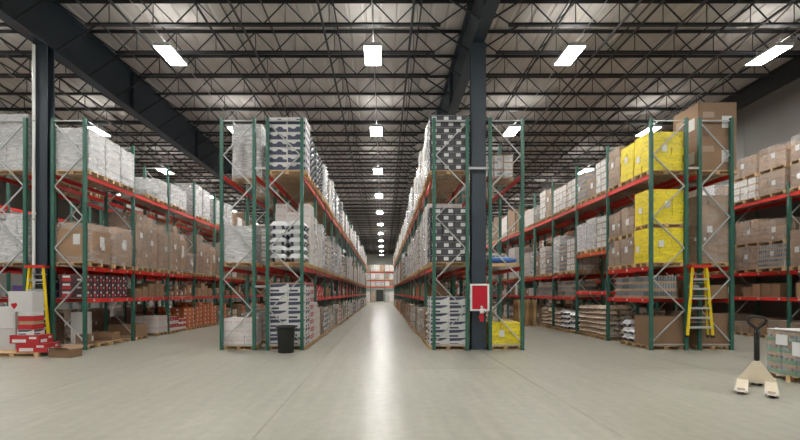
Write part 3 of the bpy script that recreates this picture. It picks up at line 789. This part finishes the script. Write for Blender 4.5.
# ------------------------------------------------------------------ single goods on the low shelves
def shelf_goods():
    sets = {  # rack: list per bay of (body, deco, look)
     'R1b': [('dark_case', 'redwhite', 'dark red-printed case'), ('kraft', None, 'brown carton'), ('kraft', 'label', 'brown carton with label'), ('kraft_pale', None, 'tan carton')],
     'R2b': [None, ('red_carton', 'redtext', 'red carton'), ('kraft', None, 'brown carton'), ('white_carton', 'navy', 'white navy-printed carton')],
     'R3a': [None, ('kraft', None, 'brown carton'), ('orange_carton', None, 'orange carton'), ('kraft_pale', 'label', 'tan carton with label')],
     'R4a': [('can', None, 'tray of white cans'), None, ('can', None, 'tray of pale cans'), ('can', None, 'tray of grey cans')],
     'R4b': [('kraft', None, 'brown carton'), ('kraft', None, 'brown carton')],
     'R5': [('kraft_pale', None, 'tan carton'), ('kraft', None, 'brown carton'), ('kraft', 'label', 'brown carton with label'), ('kraft', None, 'brown carton')],
     'R1a': [('purple_print', 'redtext', 'purple carton'), ('kraft', None, 'brown carton')],
    }
    for rk, bays in sets.items():
        x0, x1 = RACKS[rk]; left = rk in ('R3a', 'R4a', 'R5')
        for bay, it in enumerate(bays):
            if not it: continue
            body, deco, look = it
            y = D0 + bay * BAY + 0.10; k = 0
            while True:
                dense = body in ('dark_case', 'can')
                l = 0.30 if body == 'dark_case' else 0.40 if dense else R.choice((.30, .36, .42, .50)); h = 0.26 if body == 'dark_case' else 0.24 if dense else R.choice((.26, .34, .42, .55)); w = 0.9 if dense else R.choice((.45, .6, .8))
                if y + l > D0 + (bay + 1) * BAY - 0.08: break
                if not dense and R.random() < .12: y += .3; continue
                cx = (x0 + w / 2 + .02) if left else (x1 - w / 2 - .02)
                tiers = 3 if dense else (2 if h < .4 and R.random() < .6 else 1)
                for q in range(tiers):
                    if body == 'can':
                        key = ('tr', w, l, h); me = cached(key, lambda: tray(w, l, h).mesh('can_tray')); nm = 'can_tray'
                    else:
                        key = ('sg', w, l, h, body, deco); me = cached(key, lambda: carton(w, l, h, body, deco, body.startswith('kraft')).mesh('carton')); nm = 'carton'
                    o = put(nm, me, None, (cx, y + l / 2, 1.66 + .014 + q * h))
                    tier = ['', ', lower', ', upper'][q + 1 if tiers == 2 else 0] if tiers < 3 else [', bottom', ', centre', ', top'][q]
                    tag(o, '%s, low shelf, %s bay, %s, %s from front%s' % (look, ORD[bay], RNAME[rk], ORD[k], tier), 'carton' if nm == 'carton' else 'can tray', 'goods on the low shelf of the %s' % RNAME[rk])
                y += l + (.012 if dense else R.uniform(.02, .12)); k += 1
shelf_goods()

# ------------------------------------------------------------------ the rack across the far end of the main aisle
def end_rack():
    Y0, X0, n = 79.0, -7.9, 5
    t = thing('pallet_rack', 'distant red beamed pallet rack across the far end of the main aisle', 'rack', (X0, Y0, 0), 0, 'rows of pallet racking')
    pm = post_mesh(6.4).mesh('post'); bw = 2.7
    for k in range(n + 1):
        for y in (0, 1.05): put('post', pm, t, (k * bw, y, 0))
    for k in range(n):
        for z in (2.95, 4.2, 5.75):
            b = MB().box(k * bw + .05, (k + 1) * bw - .05, -.03, .03, z - .16, z, 'beam_red'); put('beam', b, t)
            b = MB().box(k * bw + .05, (k + 1) * bw - .05, 1.02, 1.08, z - .16, z, 'beam_red'); put('beam', b, t)
            put('wire_deck', MB().box(k * bw + .05, (k + 1) * bw - .05, .03, 1.02, z - .02, z, 'wire'), t)
    for k in range(n):
        for z, lv in ((0, 'floor'), (2.95, 'second level'), (4.2, 'third level'), (5.75, 'top level')):
            for q in range(3):
                if z == 0 and k == 2 and q > 0: continue
                kd = R.choice(['mix', 'white', 'whitebox', 'kraft'])
                h = {0: 2.0, 2.95: 1.0, 4.2: 1.2, 5.75: 1.3}[z]
                place_load(kd, (X0 + k * bw + .49 + q * .86, Y0 + .52, z + .004), .8, .95, h, '%s on far end rack, %s, %s bay, %s from left' % (KIND[kd][7], lv, ORD[k], ORD[q]), 'loads on the far end rack', 1, R.randrange(999))
    d = thing('door_1', '', '', (X0 + 2 * bw + 1.75, YE - 0.09, 0))
    for k in ('label', 'category'): del d[k]
    d['kind'] = 'structure'
    put('leaf', MB().box(-.75, .75, 0, .05, 0, 2.4, 'door_dark'), d)
    put('frame', MB().box(-.85, -.75, -.02, .06, 0, 2.5, 'wall_far').box(.75, .85, -.02, .06, 0, 2.5, 'wall_far').box(-.75, .75, -.02, .06, 2.4, 2.5, 'wall_far'), d)
end_rack()

# ------------------------------------------------------------------ things standing at the rack ends
def bin_():
    t = thing('trash_can', 'black round plastic trash can in front of the left main-aisle rack', 'trash can', (-3.02, 13.0, 0))
    put('body', MB().lathe([(.22, 0), (.225, .02), (.285, .78), (.285, .80), (.262, .80), (.258, .74), (.20, .05)], 'black_plastic', 28).mesh('body', True), t)
    put('rim', MB().lathe([(.285, .76), (.315, .77), (.318, .81), (.300, .83), (.268, .825), (.265, .79)], 'black_plastic', 28).mesh('rim', True), t)
    for s in (-1, 1): put('handle', MB().tube([(s * .30, -.09, .74), (s * .36, -.08, .70), (s * .36, .08, .70), (s * .30, .09, .74)], .013, 'black_plastic', 6), t)
    put('base_ring', MB().lathe([(.225, 0), (.24, .01), (.245, .05), (.232, .06)], 'black_plastic', 28), t)
bin_()

def ladder(label, x, z0, H):
    """folded fibreglass step ladder hung flat against the rack end"""
    Y = D0 - 0.22
    t = thing('step_ladder', label, 'ladder', (x, Y, z0), 0, 'yellow step ladders')
    wt, wb = 0.22, 0.40
    def xr(z, a, b): return a + (b - a) * (1 - z / H)
    for s in (-1, 1):
        put('rail', MB().bar((s * wb, -.03, 0.02), (s * wt, 0, H - .06), .075, .03, 'ladder_yellow'), t)
        put('rear_rail', MB().bar((s * (wb - .06), .10, 0.02), (s * (wt - .03), .05, H - .06), .05, .025, 'ladder_yellow'), t)
        put('rubber_foot', MB().box(s * wb - .045, s * wb + .045, -.06, .01, -.03, .05, 'rubber'), t)
        put('rubber_foot', MB().box(s * (wb - .06) - .035, s * (wb - .06) + .035, .07, .13, -.03, .05, 'rubber'), t)
    for k in range(6):
        z = .30 + k * .305; w = xr(z, wt, wb)
        put('step', MB().box(-w + .03, w - .03, -.055, .025, z, z + .03, 'aluminium').box(-w + .03, w - .03, -.055, -.05, z - .03, z, 'aluminium'), t)
    for k in range(4):
        z = .45 + k * .42; w = xr(z, wt, wb) - .06
        put('rear_bar', MB().box(-w, w, .075, .095, z, z + .02, 'aluminium'), t)
    put('top_cap', MB().prism([(-.30, H - .08), (.30, H - .08), (.33, H), (-.33, H)], 'y', -.09, .15, 'ladder_red'), t)
    h = thing('hook_bracket', 'small steel hook bracket holding the %s' % label.split(',')[0], 'bracket', (x, D0 - .058, z0 + H - .30))
    put('arm', MB().box(-.20, .20, -.012, .012, 0, .03, 'galv'), h)
    for s in (-1, 1): put('hook', MB().box(s * .14 - .012, s * .14 + .012, -.13, .012, .03, .05, 'galv').box(s * .14 - .012, s * .14 + .012, -.14, -.12, .03, .10, 'galv'), h)
ladder('yellow step ladder with red cap at the left column, hung on the rack', -11.02, 0.42, 2.30)
ladder('yellow step ladder with red cap at the right racks, hung between the frames', 10.03, 0.45, 2.28)

def downspout():
    t = thing('downspout', 'thin white vertical pipe on the front of the left steel column', 'pipe', (-11.36, 13.64, 0))
    put('pipe', MB().tube([(0, 0, 0), (0, 0, 9.9)], .045, 'white_paint', 10), t)
    put('elbow', MB().tube([(0, -.02, 4.42), (.07, -.06, 4.42)], .055, 'white_paint', 8), t)
    for z in (1.2, 4.2, 7.4): put('clamp', MB().lathe([(.055, z), (.055, z + .05)], 'galv', 10), t)
downspout()

def cabinet():
    """fire equipment board on the middle column"""
    Y = 13.36
    x, _z = px(479.6, 298, Y)
    t = thing('fire_cabinet', 'red panel in a white frame mounted on the middle steel column', 'fire cabinet', (x, Y, 1.27))
    w, h, b = .60, .86, .055
    put('back_panel', MB().box(-w / 2 + b, w / 2 - b, -.02, .05, b, h - b, 'sign_red'), t)
    fr = MB().box(-w / 2, w / 2, -.05, .06, 0, b, 'white_paint').box(-w / 2, w / 2, -.05, .06, h - b, h, 'white_paint')
    fr.box(-w / 2, -w / 2 + b, -.05, .06, b, h - b, 'white_paint').box(w / 2 - b, w / 2, -.05, .06, b, h - b, 'white_paint')
    put('frame', fr, t)
    put('bracket', MB().box(-.2, .2, .05, .275, .2, .3, 'galv').box(-.2, .2, .05, .275, .6, .7, 'galv').box(-.2, .2, .05, .08, .3, .6, 'galv'), t)
    e = put('valve', MB().lathe([(.05, 0), (.06, .03), (.06, .10), (.045, .13), (.03, .20), (.045, .21), (.045, .23)], 'white_paint', 12).mesh('valve', True), t, (.03, -.17, -.07))
    e['label'] = 'white metal valve with a red tag'
    put('handwheel', MB().tube([(.07 + .055 * math.cos(a), -.02, .09 + .055 * math.sin(a)) for a in [i * math.pi / 6 for i in range(13)]], .011, 'white_paint', 6), e)
    put('mount', MB().box(-.03, .03, .03, .13, .072, .11, 'galv'), e)
    put('tag', MB().box(-.06, .06, -.01, .01, -.26, .0, 'sign_red').box(-.10, -.04, -.008, .008, -.16, -.08, 'sign_red'), e)
cabinet()

def pallet_jack():
    t = thing('pallet_jack', 'cream hand pallet jack with black handle on the open floor', 'pallet jack', (7.42, 8.35, 0), math.radians(-42))
    # forks point towards the camera
    for s in (-1, 1):
        f = MB(); x0, x1 = s * .205 - .088, s * .205 + .088
        f.prism([(-.02, .115), (-1.02, .112), (-1.06, .105), (-1.06, .055), (-.02, .05)], 'x', x0, x1, 'jack_cream')
        fk = put('fork', f, t)
        # worn nose with the roller opening
        nose = MB().prism([(-1.185, .050), (-1.185, .080), (-1.10, .112), (-.93, .1135), (-.93, .045)], 'x', x0 - .006, x0 + .035, 'jack_wear')
        nose.prism([(-1.185, .050), (-1.185, .080), (-1.10, .112), (-.93, .1135), (-.93, .045)], 'x', x1 - .035, x1 + .006, 'jack_wear')
        nose.prism([(-1.19, .050), (-1.19, .062), (-1.10, .066), (-1.10, .05)], 'x', x0 + .035, x1 - .035, 'jack_wear')
        put('nose', nose, fk)
        for dy in (-1.02, -.94):
            put('roller', MB().tube([(s * .205 - .045, dy, .041), (s * .205 + .045, dy, .041)], .040, 'black_plastic', 12), fk)
    # triangular head plate at the fork heels
    put('head_frame', MB().prism([(-.285, .06), (.285, .06), (.29, .12), (.06, .49), (-.06, .49), (-.29, .12)], 'y', -.05, .03, 'jack_cream'), t)
    put('cross_member', MB().box(-.29, .29, .03, .10, .09, .16, 'jack_cream'), t)
    put('pump', MB().lathe([(.07, .09), (.07, .30), (.055, .32), (.055, .46), (.035, .48), (.035, .56)], 'black_plastic', 14, (0, .16, 0)), t)
    for s in (-1, 1): put('steer_wheel', MB().tube([(s * .055 - .028, .16, .09), (s * .055 + .028, .16, .09)], .09, 'rubber', 16), t)
    hd = put('handle', MB().tube([(0, .17, .50), (0, .12, 1.14)], .046, 'black_plastic', 10), t)
    put('grip_loop', MB().tube([(0, .12, 1.12), (-.05, .115, 1.17), (-.12, .105, 1.24), (-.14, .10, 1.31), (-.10, .095, 1.36), (0, .093, 1.375), (.10, .095, 1.36), (.14, .10, 1.31), (.12, .105, 1.24), (.05, .115, 1.17), (0, .12, 1.12)], .027, 'black_plastic', 8), hd)
    put('lever', MB().bar((.02, .11, 1.20), (.10, .08, 1.27), .012, .012, 'black_plastic'), hd)
    put('decal', MB().box(-.022, .022, .100, .106, .88, .96, 'paper'), hd)
    put('decal', MB().box(-.025, .025, .085, .090, 1.06, 1.12, 'paper'), hd)
pallet_jack()

def floor_pallet():
    """banded, film wrapped layers of bottle packs at the right edge"""
    X, Yc, W, L = 9.0, 8.75, 1.15, 1.02
    t = thing('pallet_load', 'film wrapped pallet with green banded layers beside the pallet jack', 'pallet load', (X, Yc, 0), 0)
    pb = put('pallet', pallet_mb(W, L), t)
    for k in range(4):
        for i in range(3):
            for j in range(3):
                if i == 1 and j == 1 and k < 3: continue
                key = ('bp', 1)
                def mk():
                    w, l, h = .37, .33, .225
                    m = MB().box(-w / 2 + .005, w / 2 - .005, -l / 2 + .005, l / 2 - .005, .0, .085, 'green_band').box(-w / 2 + .012, w / 2 - .012, -l / 2 + .012, l / 2 - .012, .15, .22, 'kraft_pale')
                    for a in range(4):
                        for b in range(3):
                            if a in (0, 3) or b in (0, 2):
                                m.lathe([(.043, .02), (.043, .13), (.036, .16), (.018, .205), (.018, .222)], 'kraft_pale' if (a + b) % 2 else 'can_label', 7, (-w / 2 + .047 + a * .092, -l / 2 + .055 + b * .11, 0))
                    return m.mesh('bottle_pack')
                put('bottle_pack', cached(key, mk), t, (-W / 2 + .195 + i * .38, -L / 2 + .175 + j * .335, .13 + k * .228))
    put('stretch_wrap', wrap_mb(W + .01, L + .02, .93, 'wrap', 5).mesh('stretch_wrap'), t, (0, 0, .125))
    put('paper_label', MB().box(-W / 2 - .030, -W / 2 - .024, -.02, .24, .75, .97, 'paper'), t)
    put('paper_label', MB().box(-W / 2 - .030, -W / 2 - .024, -.34, -.12, .56, .84, 'paper'), t)
    put('sheet', MB().box(-W / 2 + .01, W / 2 - .01, -L / 2 + .01, L / 2 - .01, 1.062, 1.07, 'white_carton'), t)
floor_pallet()

def left_pile():
    """loose boxes stacked on a pallet in front of the left column"""
    Y = 12.55
    tag(put('pallet', pallet_mb(1.55, 1.0), None, (-10.68, Y, 0)), 'wooden pallet on the floor under the red and white boxes, far left', 'pallet')
    def b(name, label, x, y, z, w, l, h, body, deco, rz=0.0):
        return tag(put(name, carton(w, l, h, body, deco, False), None, (x, y, z), rz), label, 'box', 'boxes piled at the left edge')
    s = .131; f = Y - .22
    b('carton', 'white carton low at the left edge, bottom of the pile', -11.29, Y + .27, s, .50, .44, .64, 'white_carton', None)
    b('carton', 'white carton at the left edge, second in the pile', -11.29, Y + .27, s + .642, .50, .44, .66, 'white_carton', None)
    b('carton', 'red flat box with white print, lowest on the pallet at far left', -10.13, f, s, .86, .50, .25, 'red_carton', 'redtext', .03)
    b('carton', 'red flat box with white print, second from the pallet', -10.33, f, s + .252, .90, .48, .24, 'red_carton', 'redtext', -.04)
    b('carton', 'white box with blue print in the middle of the red pile', -10.34, f, s + .494, .46, .44, .16, 'white_carton', 'navybig', .05)
    b('carton', 'dark red box above the blue printed white box at far left', -10.34, f, s + .656, .44, .42, .14, 'red_carton', None, -.04)
    b('carton', 'kraft tray near the top of the red pile', -10.34, f, s + .798, .42, .40, .10, 'kraft_pale', None, .06)
    b('carton', 'small red box above the kraft tray at far left', -10.34, f, s + .90, .44, .40, .14, 'red_carton', None, .0)
    b('carton', 'grey white box under the box with the red emblem', -10.34, f, s + 1.042, .42, .42, .12, 'white_carton', 'label', .03)
    o = b('carton', 'topmost white box with a red emblem, far left pile', -10.48, f, s + 1.164, .68, .44, .60, 'white_carton', None, .03)
    put('emblem', MB().prism([(-.27, .20), (-.22, .26), (-.17, .24), (-.12, .27), (-.08, .20), (-.17, .08)], 'y', -.2235, -.2185, 'sign_red'), o)
    o = tag(put('carton', carton(.68, .42, .24, 'kraft', None, False), None, (-9.17, 12.12, 0), -.14), 'open topped brown carton lying on the floor beside the red boxes', 'box', 'boxes piled at the left edge')
    put('flap', MB().prism([(-.20, .236), (-.31, .30), (-.305, .305), (-.195, .242)], 'x', -.32, .32, 'kraft'), o)
    put('flap', MB().prism([(.20, .236), (.30, .31), (.305, .305), (.205, .234)], 'x', -.32, .32, 'kraft'), o)
    o = tag(put('carton', carton(.40, .36, .34, 'kraft', 'label'), None, (-9.95, 14.0, .134), .1), 'small brown carton with label behind the left rack post', 'box', 'boxes piled at the left edge')
    o = tag(put('carton', carton(.8, .5, .30, 'kraft', None), None, (-10.15, 15.3, .134), .05), 'flat brown carton on the floor pallet in the far left rack', 'box', 'boxes piled at the left edge')
    o = tag(put('carton', carton(.45, .4, 1.05, 'white_carton', None, False), None, (-10.37, 14.42, .134)), 'tall white carton on the floor pallet in the far left rack', 'box', 'boxes piled at the left edge')
    for k, q in enumerate((14.24, 15.45)):
        tag(put('pallet', pallet_mb(1.03, 1.15), None, (-10.145, q, 0)), '%s bare wooden pallet on the floor of the far left rack' % ['nearest', 'second'][k], 'pallet')
left_pile()

def extras():
    # empty pallets stacked at the foot of the right aisle racks, seen past the middle rack
    for k in range(11):
        tag(put('pallet', pallet_mb(.98, 1.0), None, (4.02 + R.uniform(-.03, .03) + 3.9, 23.6 + R.uniform(-.03, .03), k * .131)), 'empty wooden pallet in the pallet stack by the right aisle, %s from the floor' % ORD[k], 'pallet', 'stack of empty pallets')
    # blue plastic sheet and plank on the middle shelf right of the middle column
    tag(put('board', MB().box(-.48, .48, -.35, .35, 0, .10, 'wood'), None, (3.96, 14.05, 2.716)), 'wooden board on the middle shelf right of the middle column', 'board')
    tag(put('plastic_roll', MB().tube([(-.46, 0, .105), (-.2, 0, .105), (.2, 0, .105), (.46, 0, .105)], [.06, .10, .10, .06], 'blue_plastic', 12).mesh('plastic_roll', True), None, (3.90, 13.85, 2.816)), 'blue plastic roll on the board right of the middle column', 'roll')
extras()
